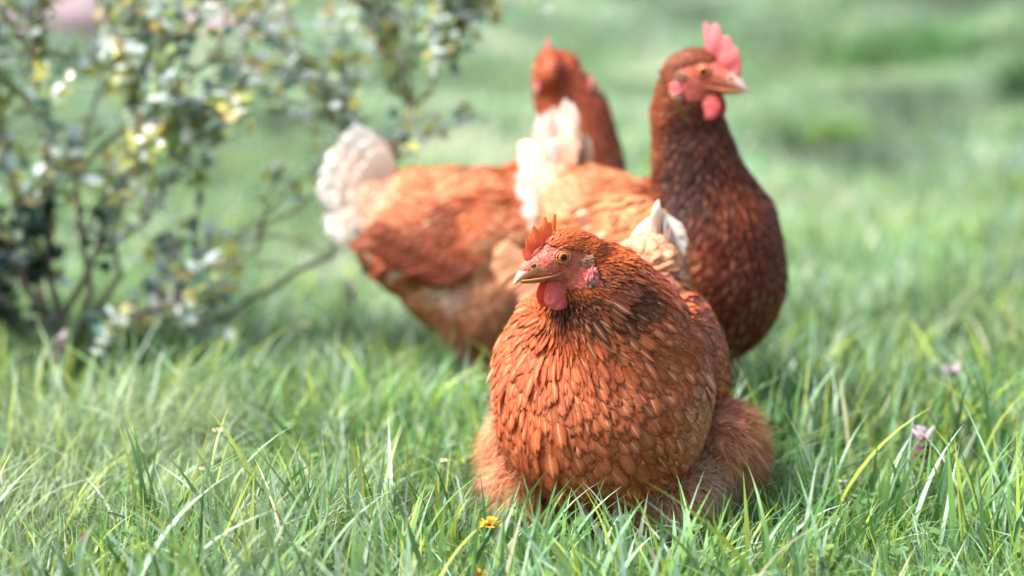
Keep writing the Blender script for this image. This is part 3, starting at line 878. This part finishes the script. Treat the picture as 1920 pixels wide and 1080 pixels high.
# hen at the back: side on, tail to the left, head turned away to the left
hen_back = dict(
    seed=23, mott=.6, wscale=.72, head=(.058, 0, .418), hyaw=rad(84), hpitch=rad(0), hscale=1.0, sec=.05, hackle=.17, q=1.3, nu=5,
    blobs=[((.04, 0, .190), (.105, .098, .108), (0, 0, 0)), ((-.03, 0, .185), (.125, .098, .106), (0, .18, 0)),
           ((-.115, 0, .210), (.085, .068, .082), (0, .5, 0)), ((-.07, 0, .225), (.08, .07, .068), (0, .2, 0)), ((-.170, 0, .245), (.045, .032, .040), (0, .8, 0)),
           ((-.02, -.060, .125), (.075, .045, .065), (0, .2, 0)), ((-.02, .060, .125), (.075, .045, .065), (0, .2, 0)), ((-.06, 0, .150), (.085, .080, .075), (0, .45, 0))]
          + chain((.070, 0, .408), .034, (.092, 0, .36), .046, 6) + chain((.092, 0, .36), .046, (.098, 0, .28), .062, 8) + chain((.10, 0, .28), .058, (.07, 0, .23), .085, 5),
    samples=60000, voxel=.003, smooth=26,
    col=(.48, .125, .048), col_breast=(.42, .10, .04), col_head=(.42, .075, .028),
    pale=[((-.215, 0, .275), (.085, .08, .09), .9, (.76, .54, .42)), ((-.076, -.10, .160), (.034, .06, .036), 1.0, (.80, .66, .56)), ((-.160, -.05, .205), (.030, .06, .022), 1.0, (.80, .66, .56)), ((-.19, 0, .245), (.03, .05, .04), .7, CREAM), ((-.01, -.10, .22), (.05, .04, .025), .5, (.55, .28, .16)), ((-.08, -.02, .30), (.09, .08, .03), .4, (.55, .27, .14)), ((.0, -.1, .13), (.09, .06, .05), .6, (.56, .30, .17))],
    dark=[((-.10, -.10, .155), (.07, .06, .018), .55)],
    fluff=[((-.02, -.07, .085), (.08, .05, .045), (.52, .24, .13)), ((-.02, .07, .085), (.08, .05, .045), (.4, .18, .09))],
    fluff_n=45000, fw=1.6,
    wing_c=(-.040, .066, .210), wing_r=(.120, .024, .062), bend=1.6, wing_e=(.25, -.15, -.06), wing_pale=.05, col_wing=(.34, .085, .035), col_prim=(.16, .05, .03),
    tail_base=(-.166, 0, .262), tail_el=(-38, 58), tail_len=.088, tail_spread=1.5, tail_n=12, tail_w=.050, tail_mid=0, tail_c0=(.90, .60, .46), tail_c1=(.95, .84, .77),
    comb_base=[(.037, .004), (.028, .016), (.014, .0225), (.002, .0245)], comb_thick=.005,
    comb_lobes=[(.12, .010, .10), (.35, .016, .14), (.60, .020, .16), (.85, .019, .13)],
    comb_c0=(.72, .12, .10), comb_c1=(.80, .22, .20), wat_c0=(.55, .07, .06), wat_c1=(.65, .12, .11),
    hip=(-.03, .05, .12))

def yaw_of(fx, fy): return math.atan2(fy, fx)
HENS = [(.100, 2.42), (.19, 2.84), (-.01, 3.12)]
make_hen('hen', 'plump brown hen squatting in front with its head turned left', (HENS[0][0], HENS[0][1], 0), yaw_of(-.26, -.966), hen_front)
make_hen('hen', 'dark brown hen standing tall with stretched neck and large pink comb, facing right', (HENS[1][0], HENS[1][1], 0), yaw_of(.75, -.66), hen_tall)
make_hen('hen', 'blurred brown hen at the back with pale fluffy tail, face turned away', (HENS[2][0], HENS[2][1], 0), yaw_of(.98, .2), hen_back)

# ------------------------------------------------------------------ grass
def hen_clear(x, y):
    """1 where the ground is free, 0 under a hen's body"""
    ok = np.ones(len(x), bool)
    for (cx, cy_), yw, a, b, off in ((HENS[0], yaw_of(-.26, -.966), .135, .135, 0), (HENS[1], yaw_of(.75, -.66), .10, .07, 0), (HENS[2], yaw_of(.98, .2), .10, .07, 0)):
        dx, dy = x - cx, y - cy_
        u = dx * math.cos(yw) + dy * math.sin(yw); v = -dx * math.sin(yw) + dy * math.cos(yw)
        ok &= (u / a) ** 2 + (v / b) ** 2 > 1
    return ok

PAL = np.array([(.085, .20, .045), (.14, .28, .07), (.22, .36, .20), (.34, .43, .06), (.37, .48, .38), (.045, .115, .035), (.58, .53, .35)])
def blades(g, x, y, h, w, r, seg=5, palw=(3, 4.5, 2.2, 3, 1.6, 1.5, .25), curl=.5, clump=9.0, patch=.0):
    n = len(x)
    P = np.stack([x, y, ground_z(x, y) - .004], 1)
    P3 = np.stack([x, y, 0 * x], 1)
    az = r.uniform(0, 2 * np.pi, n) * .55 + 3.4 * lump(P3, clump, 21)
    lean = np.abs(r.normal(size=n)) * curl * .55 + .10
    D = np.stack([np.cos(az), np.sin(az), 0 * az], 1)
    S = np.stack([-np.sin(az + r.normal(size=n) * .8), np.cos(az + r.normal(size=n) * .8), 0 * az], 1)
    u = np.linspace(0, 1, seg + 1)
    bend = curl * r.uniform(.1, 1.4, n) ** 2
    out = (lean[:, None] * u + bend[:, None] * u ** 2.6) * h[:, None]
    up = h[:, None] * (u - .22 * np.minimum(bend, 1.5)[:, None] * u ** 3)
    cen = P[:, None] + D[:, None] * out[..., None] + np.array([0, 0, 1]) * up[..., None]
    ww = (w[:, None] * .5 * np.clip(1 - u ** 2.2, 0.02, 1) * (.65 + .35 * np.sin(u * 3)))[..., None]
    tw = np.array([0, 0, 1.0]) * r.normal(size=(n, 1, 1)) * .35
    SS = nrm(S[:, None] + tw)
    V = np.stack([cen - SS * ww, cen + SS * ww], 2)
    pw = np.array(palw, float); pw /= pw.sum()
    c = PAL[r.choice(len(PAL), n, p=pw)]
    big = lump(P3, 2.2, 31)[:, None]; med = lump(P3, 8, 33)[:, None]
    c = c * (1 + .16 * med + .12 * r.normal(size=(n, 1)))
    c = c * (1 - .25 * np.clip(big, 0, 1)) + np.array((.02, .02, .03)) * np.clip(-big, 0, 1)
    if patch:
        pz = lump(P3 * np.array([1, .55, 1]), 5, 51) + .5 * lump(P3, 11, 52)
        c = c * (1 - patch * sstep(.25, 1.2, pz)[:, None])
        k = (sstep(.3, 1.3, -pz) * patch)[:, None]
        c = c * (1 - k) + np.array((.52, .54, .38)) * k
    c = np.clip(c, .02, .8)
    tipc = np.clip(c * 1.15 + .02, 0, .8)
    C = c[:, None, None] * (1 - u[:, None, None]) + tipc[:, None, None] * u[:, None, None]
    C = np.broadcast_to(C, V.shape)
    i = np.arange(seg)
    q = np.stack([2 * i, 2 * i + 1, 2 * i + 3, 2 * i + 2], -1)
    F = (np.arange(n) * (seg + 1) * 2)[:, None, None] + q[None]
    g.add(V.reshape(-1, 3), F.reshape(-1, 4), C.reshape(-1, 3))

def scatter(y0, y1, half0, half1, dens, r, hen=True):
    area = (y1 - y0) * (half0 + half1)
    n = int(area * dens)
    y = r.uniform(y0, y1, n); t = (y - y0) / (y1 - y0)
    x = r.uniform(-1, 1, n) * (half0 + (half1 - half0) * t)
    if hen:
        k = hen_clear(x, y); x, y = x[k], y[k]
    return x, y

r = np.random.default_rng(5)
g = Geo()
x, y = scatter(1.75, 3.3, .75, 1.15, 11500, r)
P3 = np.stack([x, y, 0 * x], 1)
hgt = np.interp(lump(P3, 7, 41), [-1, 1], [.035, .085]) * r.uniform(.5, 1.25, len(x))
near_hen = np.exp(-(((x - .08) / .22) ** 2 + ((y - 2.28) / .20) ** 2) ** 2)
hgt = hgt * (1 - .42 * near_hen)
blades(g, x, y, hgt, r.uniform(.0018, .0042, len(x)), r, 6, patch=.3)
# long blades in the sharp strip near the camera
x, y = scatter(1.9, 2.75, .72, .95, 3300, r)
k = (lump(np.stack([x, y, 0 * x], 1), 9, 77) > -.35) & ((x > .12) | (y < 2.36)); x, y = x[k], y[k]
blades(g, x, y, r.uniform(.07, .15, len(x)) * (1 - .28 * np.exp(-(((x - .08) / .2) ** 2 + ((y - 2.26) / .2) ** 2) ** 2)), r.uniform(.0036, .0086, len(x)), r, 9, curl=.34, patch=.2, clump=13, palw=(3, 4, 3.4, 2.2, 2, 1.5, .3))
x, y = scatter(2.7, 4.6, 1.0, 1.9, 1500, r)
k = lump(np.stack([x, y, 0 * x], 1), 6, 78) > -.2; x, y = x[k], y[k]
blades(g, x, y, r.uniform(.06, .125, len(x)), r.uniform(.004, .008, len(x)), r, 6, curl=.4, patch=.3, clump=13, palw=(3, 4, 3.4, 2.6, 2, 1.2, .3))
x, y = scatter(3.3, 5.6, 1.4, 2.4, 6500, r)
blades(g, x, y, r.uniform(.035, .085, len(x)), r.uniform(.003, .006, len(x)), r, 4, palw=(3, 4, 4, 2, 3, 1, .6), patch=.6)
x, y = scatter(5.6, 10, 2.4, 4.2, 3000, r, False)
blades(g, x, y, r.uniform(.04, .09, len(x)), r.uniform(.006, .011, len(x)), r, 3, palw=(2.5, 3, 5, 1.0, 3.4, 1.0, .6), patch=.6)
x, y = scatter(10, 22, 4.2, 8, 800, r, False)
blades(g, x, y, r.uniform(.05, .10, len(x)), r.uniform(.012, .022, len(x)), r, 3, palw=(2, 2, 5, .2, 3.6, 3, .5), patch=.7)
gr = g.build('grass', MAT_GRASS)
gr['kind'] = 'stuff'; gr['label'] = 'fresh green spring grass covering the ground'; gr['category'] = 'grass'

# low clover and small weeds between the blades
g = Geo()
x, y = scatter(1.9, 5.0, .6, 1.4, 300, r)
n = len(x); 
for k in range(3):
    az = r.uniform(0, 6.28, n) + k * 2.1
    s_ = r.uniform(.005, .011, n)
    z = ground_z(x, y) + r.uniform(.012, .045, n)
    Pc = np.stack([x, y, z], 1); T = np.stack([np.cos(az), np.sin(az), .25 + 0 * az], 1)
    Nn = nrm(np.stack([-.25 * np.cos(az), -.25 * np.sin(az), np.ones(n)], 1))
    c = np.array((.12, .22, .07)) * r.uniform(.7, 1.4, (n, 1))
    make_feathers(g, Pc, T, Nn, s_ * 1.5, s_ * 1.4, 1.2, .5, c, c * 1.2, .05, 3, 5, 3, r=r)
cl = g.build('clover', MAT_GRASS)
cl['kind'] = 'stuff'; cl['label'] = 'small clover and weed leaves low among the grass'; cl['category'] = 'weeds'

# ------------------------------------------------------------------ grass tufts that stand apart in the meadow
def tuft(loc, rad_, h, n, label, pw, seed):
    r = np.random.default_rng(seed)
    g = Geo()
    a = r.uniform(0, 6.28, n); d = rad_ * np.sqrt(r.random(n)) 
    x = d * np.cos(a); y = d * np.sin(a)
    z0 = float(ground_z(loc[0], loc[1]))
    hh = h * r.uniform(.5, 1.15, n) * (1 - .4 * (d / rad_) ** 2)
    blades(g, x, y, hh, r.uniform(.006, .012, n), r, 5, palw=pw, curl=.6)
    o = g.build('grass_tuft', MAT_GRASS)
    o.location = (loc[0], loc[1], z0)
    o['label'] = label; o['category'] = 'grass tuft'; o['group'] = 'taller grass tufts in the meadow'
tuft((.78, 6.1), .10, .13, 500, 'blurred green grass tuft right of the tall hen, above the pale patch', (4, 2, 1, 2, 0, 1, 0), 1)
tuft((1.50, 9.0), .35, .24, 1100, 'dark green tuft high on the bank at the upper right', (3, 1, 1, 0, 0, 3, 0), 2)
tuft((1.62, 7.2), .14, .26, 700, 'narrow dark upright tuft below the bank at right', (3, 0, 0, 0, 0, 5, 0), 3)
tuft((1.10, 4.95), .09, .12, 450, 'low green tuft on the right slope, nearest of the tufts', (3, 3, 1, 3, 0, 1, 0), 4)
tuft((1.42, 5.6), .08, .13, 420, 'yellowish green tuft near the right edge of the slope', (2, 3, 1, 4, 0, 1, 0), 5)

# ------------------------------------------------------------------ shrub with glossy leaves
def leaf_batch(g, P, T, Nn, L, W, C, r):
    make_feathers(g, P, T, Nn, L, W, 1.0, .75, C, C * 1.1, .05, 6, 5, 3, cup=-.25, r=r, jit=.3)

def make_shrub():
    r = np.random.default_rng(19)
    base = np.array([-.605, 3.22, 0.0])
    root = thing('shrub', 'glossy small-leaved shrub with arching brown branches at the left', 'shrub', tuple(base))
    g = Geo(); tips = []
    def branch(p0, p1, sag, r0, r1, kids, wob=.015):
        s = np.linspace(0, 1, 9)[:, None]
        p0 = np.array(p0, float); p1 = np.array(p1, float)
        pts = p0 * (1 - s) + p1 * s + np.array([0, 0, 1]) * sag * np.sin(s * np.pi)
        pts[1:-1] += r.normal(size=(7, 3)) * wob
        tube(g, pts, np.linspace(r0, r1, 9), (.25, .19, .15), 7)
        for i in range(len(pts) - 1):
            for f in (.0, .5):
                tips.append((pts[i] * (1 - f) + pts[i + 1] * f, nrm(pts[i + 1] - pts[i]), i / 8))
        for k in range(kids):
            i = r.integers(2, 9); q = pts[min(i, 8)]
            d = nrm(nrm(p1 - p0) + r.normal(size=3) * .75 + np.array([0, 0, .25]))
            ln = r.uniform(.10, .24)
            e = q + d * ln
            ss = np.linspace(0, 1, 5)[:, None]
            pp = q * (1 - ss) + e * ss + np.array([0, 0, .02]) * np.sin(ss * np.pi)
            tube(g, pp, np.linspace(r1 * 1.1, .0012, 5), (.27, .21, .16), 6)
            for i2 in range(4):
                for f in (0, .35, .7):
                    tips.append((pp[i2] * (1 - f) + pp[i2 + 1] * f, d, 1.0))
    B = lambda *a: branch(*a)
    # (start, end) in the shrub's own frame; x right, y away, z up
    B((0, 0, 0), (-.06, .05, .62), .0, .006, .003, 13)
    B((.01, 0, .02), (.14, .03, .60), .02, .005, .003, 12)
    B((0, .0, .08), (.27, -.04, .50), .05, .005, .002, 10)
    B((.02, .02, .0), (.26, .05, .20), .03, .005, .002, 4)
    B((.02, .0, .06), (.20, .02, .33), .03, .005, .002, 8)
    B((0, -.02, .05), (-.22, -.06, .46), .02, .006, .003, 12)
    B((-.02, -.02, .02), (-.32, 0, .18), .03, .005, .003, 8)
    B((-.01, -.02, .02), (-.14, -.05, .26), .02, .005, .003, 10)
    B((-.05, .06, .0), (-.2, .2, .7), .03, .006, .003, 12)
    B((-.02, .06, .3), (-.34, .1, .62), .03, .005, .003, 12)
    B((-.10, .0, .3), (-.12, .02, .66), .02, .004, .002, 10)
    B((.08, .02, .25), (.22, .06, .66), .02, .004, .002, 9)
    B((0, 0, .02), (.24, -.05, .13), .02, .004, .002, 7)
    B((0, 0, .02), (-.20, -.10, .12), .02, .004, .002, 4)
    # long shoots that arch to the cluster above the back hen
    B((.14, .06, .03), (.37, .04, .19), -.015, .0045, .0035, 1, .006)
    B((.37, .04, .19), (.46, .12, .34), .0, .0035, .0028, 2, .006)
    B((.46, .12, .34), (.57, .14, .52), .0, .003, .002, 16, .008)
    B((.42, .08, .26), (.32, .12, .42), .0, .003, .002, 9, .008)
    B((.46, .12, .34), (.42, .16, .52), .0, .003, .002, 9, .008)
    B((.12, .03, .08), (.36, .08, .25), .0, .0035, .002, 2, .008)
    g.build('branches', MAT_BARK, root)
    P = []; T = []
    for idx, (p, d, s) in enumerate(tips):
        if p[2] < .04 or (s < .15) or (p[0] > .20 and s < 1 and r.random() < .85) or (p[0] > .22 and p[2] < .24): continue
        k = r.integers(3, 5) if p[0] > .15 and s >= 1 else (r.integers(3, 6) if s >= 1 else (1 if p[0] > .12 else 2))
        for _ in range(k):
            P.append(p + r.normal(size=3) * .010)
            T.append(d * .5 + r.normal(size=3) * .7)
    P = np.array(P); T = nrm(np.array(T)); n = len(P)
    Nn = nrm(np.array([0, -.1, 1.0]) + r.normal(size=(n, 3)) * .75)
    pal = np.array([(.24, .36, .28), (.34, .44, .20), (.56, .54, .14), (.74, .82, .82), (.48, .36, .18), (.08, .18, .14)])  # near-white entry paints sky glints into leaf colour, besides pale young leaves
    pw = np.array([2.6, 3.4, 3.0, 3.6, 1.2, .7]); c = pal[r.choice(6, n, p=pw / pw.sum())] * r.uniform(.8, 1.25, (n, 1))
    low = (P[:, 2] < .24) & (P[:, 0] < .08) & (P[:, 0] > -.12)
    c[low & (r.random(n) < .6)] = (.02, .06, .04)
    g = Geo()
    L = r.uniform(.014, .032, n)
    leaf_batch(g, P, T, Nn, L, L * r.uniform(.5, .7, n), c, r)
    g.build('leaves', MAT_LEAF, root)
make_shrub()

# ------------------------------------------------------------------ flowers
def flower(name, label, cat, loc, h, kind, seed, group=None, s=1.0):
    r = np.random.default_rng(seed)
    root = thing(name, label, cat, (loc[0], loc[1], float(ground_z(loc[0], loc[1]))), r.uniform(0, 6), group)
    top = np.array([.008, .004, h])
    g = Geo(); tube(g, [(0, 0, -.005), (.002, .002, h * .5), top], [.0012, .0011, .001], (.16, .24, .07), 6); g.build('stem', MAT_GRASS, root)
    g = Geo()
    if kind == 'daisy':
        n = 15; a = np.linspace(0, 6.28, n, endpoint=False)
        T = np.stack([np.cos(a), np.sin(a), .15 + 0 * a], 1)
        c = np.tile((.80, .80, .78), (n, 1))
        make_feathers(g, np.tile(top, (n, 1)), T, nrm(np.stack([-.15 * np.cos(a), -.15 * np.sin(a), 1 + 0 * a], 1)), np.full(n, .0085 * s), np.full(n, .0032 * s), 1.2, .5, c, c, .1, 4, 5, 3, r=r)
        g.build('petals', MAT_PETAL, root)
        g = Geo(); sv, sf = sphere(12, 8); g.add(sv * np.array([.003, .003, .0018]) * s + top + [0, 0, .001], sf, (.75, .5, .04)); g.build('flower_centre', MAT_PETAL, root)
    elif kind == 'dandelion':
        for ring, (k, el, ln) in enumerate(((22, .15, .017), (20, .5, .0145), (16, .95, .011), (10, 1.3, .008))):
            a = r.uniform(0, 6.28, k)
            T = np.stack([np.cos(a) * math.cos(el), np.sin(a) * math.cos(el), np.full(k, math.sin(el))], 1)
            Nn = nrm(np.stack([-np.cos(a) * math.sin(el), -np.sin(a) * math.sin(el), np.full(k, math.cos(el))], 1))
            c = np.tile((.80, .42, .015), (k, 1)) * r.uniform(.85, 1.1, (k, 1))
            make_feathers(g, np.tile(top, (k, 1)), T, Nn, np.full(k, ln * s), np.full(k, .0028 * s), 1.3, .4, c * .95, c, .05, 8, 5, 3, r=r)
        g.build('petals', MAT_PETAL, root)
        g = Geo(); sv, sf = sphere(12, 8); g.add(sv * np.array([.005, .005, .006]) * s + top - [0, 0, .003], sf, (.13, .2, .05)); g.build('calyx', MAT_GRASS, root)
    elif kind == 'nettle':
        for lv in range(6):
            z = h * (.35 + .13 * lv)
            for k in range(4):
                a = k * 1.57 + lv * .8
                T = np.array([[math.cos(a), math.sin(a), -.25]]); Nn = nrm(np.array([[.2 * math.cos(a), .2 * math.sin(a), 1]]))
                c = np.array([(.13, .16, .06)]) if lv < 3 else np.array([(.16, .055, .07)])
                make_feathers(g, np.array([[0, 0, z]]), T, Nn, np.array([.019 - .0015 * lv]), np.array([.015]), 1.0, .6, c, c * 1.1, .1, 8, 5, 5, r=r)
        g.build('leaves', MAT_GRASS, root)
        g = Geo()
        n = 12; a = r.uniform(0, 6.28, n)
        Pp = np.stack([0.003 * np.cos(a), .003 * np.sin(a), h * r.uniform(.82, 1.08, n)], 1)
        T = np.stack([np.cos(a), np.sin(a), .9 + 0 * a], 1); c = np.tile((.62, .47, .57), (n, 1)) * r.uniform(.8, 1.3, (n, 1))
        make_feathers(g, Pp, T, nrm(np.stack([-np.cos(a), -np.sin(a), 1 + 0 * a], 1)), np.full(n, .014 * s), np.full(n, .007 * s), 1.5, .5, c, c, .1, 8, 5, 3, r=r)
        g.build('petals', MAT_PETAL, root)
    elif kind == 'bud':
        sv, sf = sphere(14, 12); v = sv * np.array([.0065, .0065, .011])
        g.add(v + top, sf, (.12, .10, .07)); g.build('bud', MAT_BARK, root)
        g = Geo(); n = 30; a = r.uniform(0, 6.28, n)
        Pp = np.tile(top, (n, 1)) + np.stack([.003 * np.cos(a), .003 * np.sin(a), .008 + 0 * a], 1)
        D = np.stack([.4 * np.cos(a), .4 * np.sin(a), 1 + 0 * a], 1); c = np.tile((.45, .25, .15), (n, 1))
        make_strands(g, Pp, D, np.full(n, .006), np.full(n, .0006), c, c, 0, 3, r); g.build('withered_petals', MAT_FLUFF, root)
    elif kind == 'spurge':
        n = 26; a = r.uniform(0, 6.28, n); z = h * r.uniform(.55, 1.0, n)
        Pp = np.stack([.002 * np.cos(a), .002 * np.sin(a), z], 1)
        T = np.stack([np.cos(a), np.sin(a), .3 + .5 * r.random(n)], 1); c = np.tile((.34, .46, .12), (n, 1)) * r.uniform(.8, 1.2, (n, 1))
        make_feathers(g, Pp, T, nrm(np.stack([-.4 * np.cos(a), -.4 * np.sin(a), 1 + 0 * a], 1)), r.uniform(.009, .015, n), np.full(n, .007), 1.2, .5, c, c * 1.1, .1, 8, 5, 3, r=r)
        g.build('leaves', MAT_GRASS, root)
    return root

flower('dandelion', 'yellow dandelion head at the left foot of the front hen', 'flower', (-.012, 2.225), .050, 'dandelion', 1, s=.9)
flower('dandelion', 'yellow dandelion at the bottom edge below the front hen', 'flower', (-.028, 2.125), .026, 'dandelion', 2, s=.7)
flower('dead_nettle', 'purple-leaved weed with pink florets on the right, the farther one', 'wildflower', (.530, 2.865), .072, 'nettle', 3, s=1.15)
flower('dead_nettle', 'purple-leaved weed with pink florets on the right, the nearer one', 'wildflower', (.432, 2.485), .076, 'nettle', 4)
flower('dead_nettle', 'pale pink wildflower in the grass left of the back hen', 'wildflower', (-.225, 3.30), .10, 'nettle', 5, s=1.0)
flower('dead_nettle', 'pink wildflower at the foot of the shrub', 'wildflower', (-.578, 3.05), .08, 'nettle', 6, s=.9)
flower('seed_bud', 'brown withered flower bud at the lower left', 'flower bud', (-.378, 2.115), .062, 'bud', 7)
flower('spurge', 'small yellow-green leafy weed at the bottom right', 'weed', (.280, 2.115), .055, 'spurge', 8)
for i, (x, y, h, s, lb) in enumerate([
        (-.320, 2.57, .066, .8, 'small white flower left of centre, the brightest in the left grass'),
        (-.078, 2.435, .062, .75, 'small white flower just left of the front hen'),
        (-.322, 2.44, .054, .7, 'low white flower under the brightest one at left'),
        (-.272, 3.18, .075, .9, 'white flower in the blurred grass beneath the shrub branch'),
        (-.445, 2.03, .045, 1.2, 'white flower cut by the bottom left corner'),
        (.345, 2.42, .045, .7, 'tiny white flower in the grass right of the front hen')]):
    flower('white_flower', lb, 'flower', (x, y), h, 'daisy', 40 + i, 'small white flowers in the grass', s)

# ------------------------------------------------------------------ stones far at the upper left
def stone(loc, size, col, label, seed):
    sv, sf = sphere(36, 24)
    v = sv * (1 + .16 * lump(sv, 2.2, seed)[:, None] + .05 * lump(sv, 7, seed + 1)[:, None])
    v = v * np.array(size)
    g = Geo(); g.add(v, sf, np.array(col) * (1 + .15 * lump(sv, 5, seed + 2)[:, None]))
    o = g.build('stone', MAT_STONE)
    o.location = (loc[0], loc[1], float(ground_z(loc[0], loc[1])) + size[2] * .45)
    o['label'] = label; o['category'] = 'stone'; o['group'] = 'pinkish stones at the far left'
stone((-1.95, 10.3), (.42, .25, .17), (.27, .20, .21), 'largest blurred pinkish stone behind the shrub', 1)
stone((-1.30, 10.9), (.30, .22, .13), (.32, .25, .25), 'pinkish stone right of the shrub at the top edge', 3)
stone((-2.45, 10.0), (.28, .22, .16), (.20, .15, .16), 'pinkish stone at the left end of the far row', 5)
stone((-1.62, 10.1), (.12, .12, .09), (.05, .04, .06), 'small dark lump put in for the dark hole between the pinkish stones', 7)  # near-black colour paints the shade of a hole between the stones
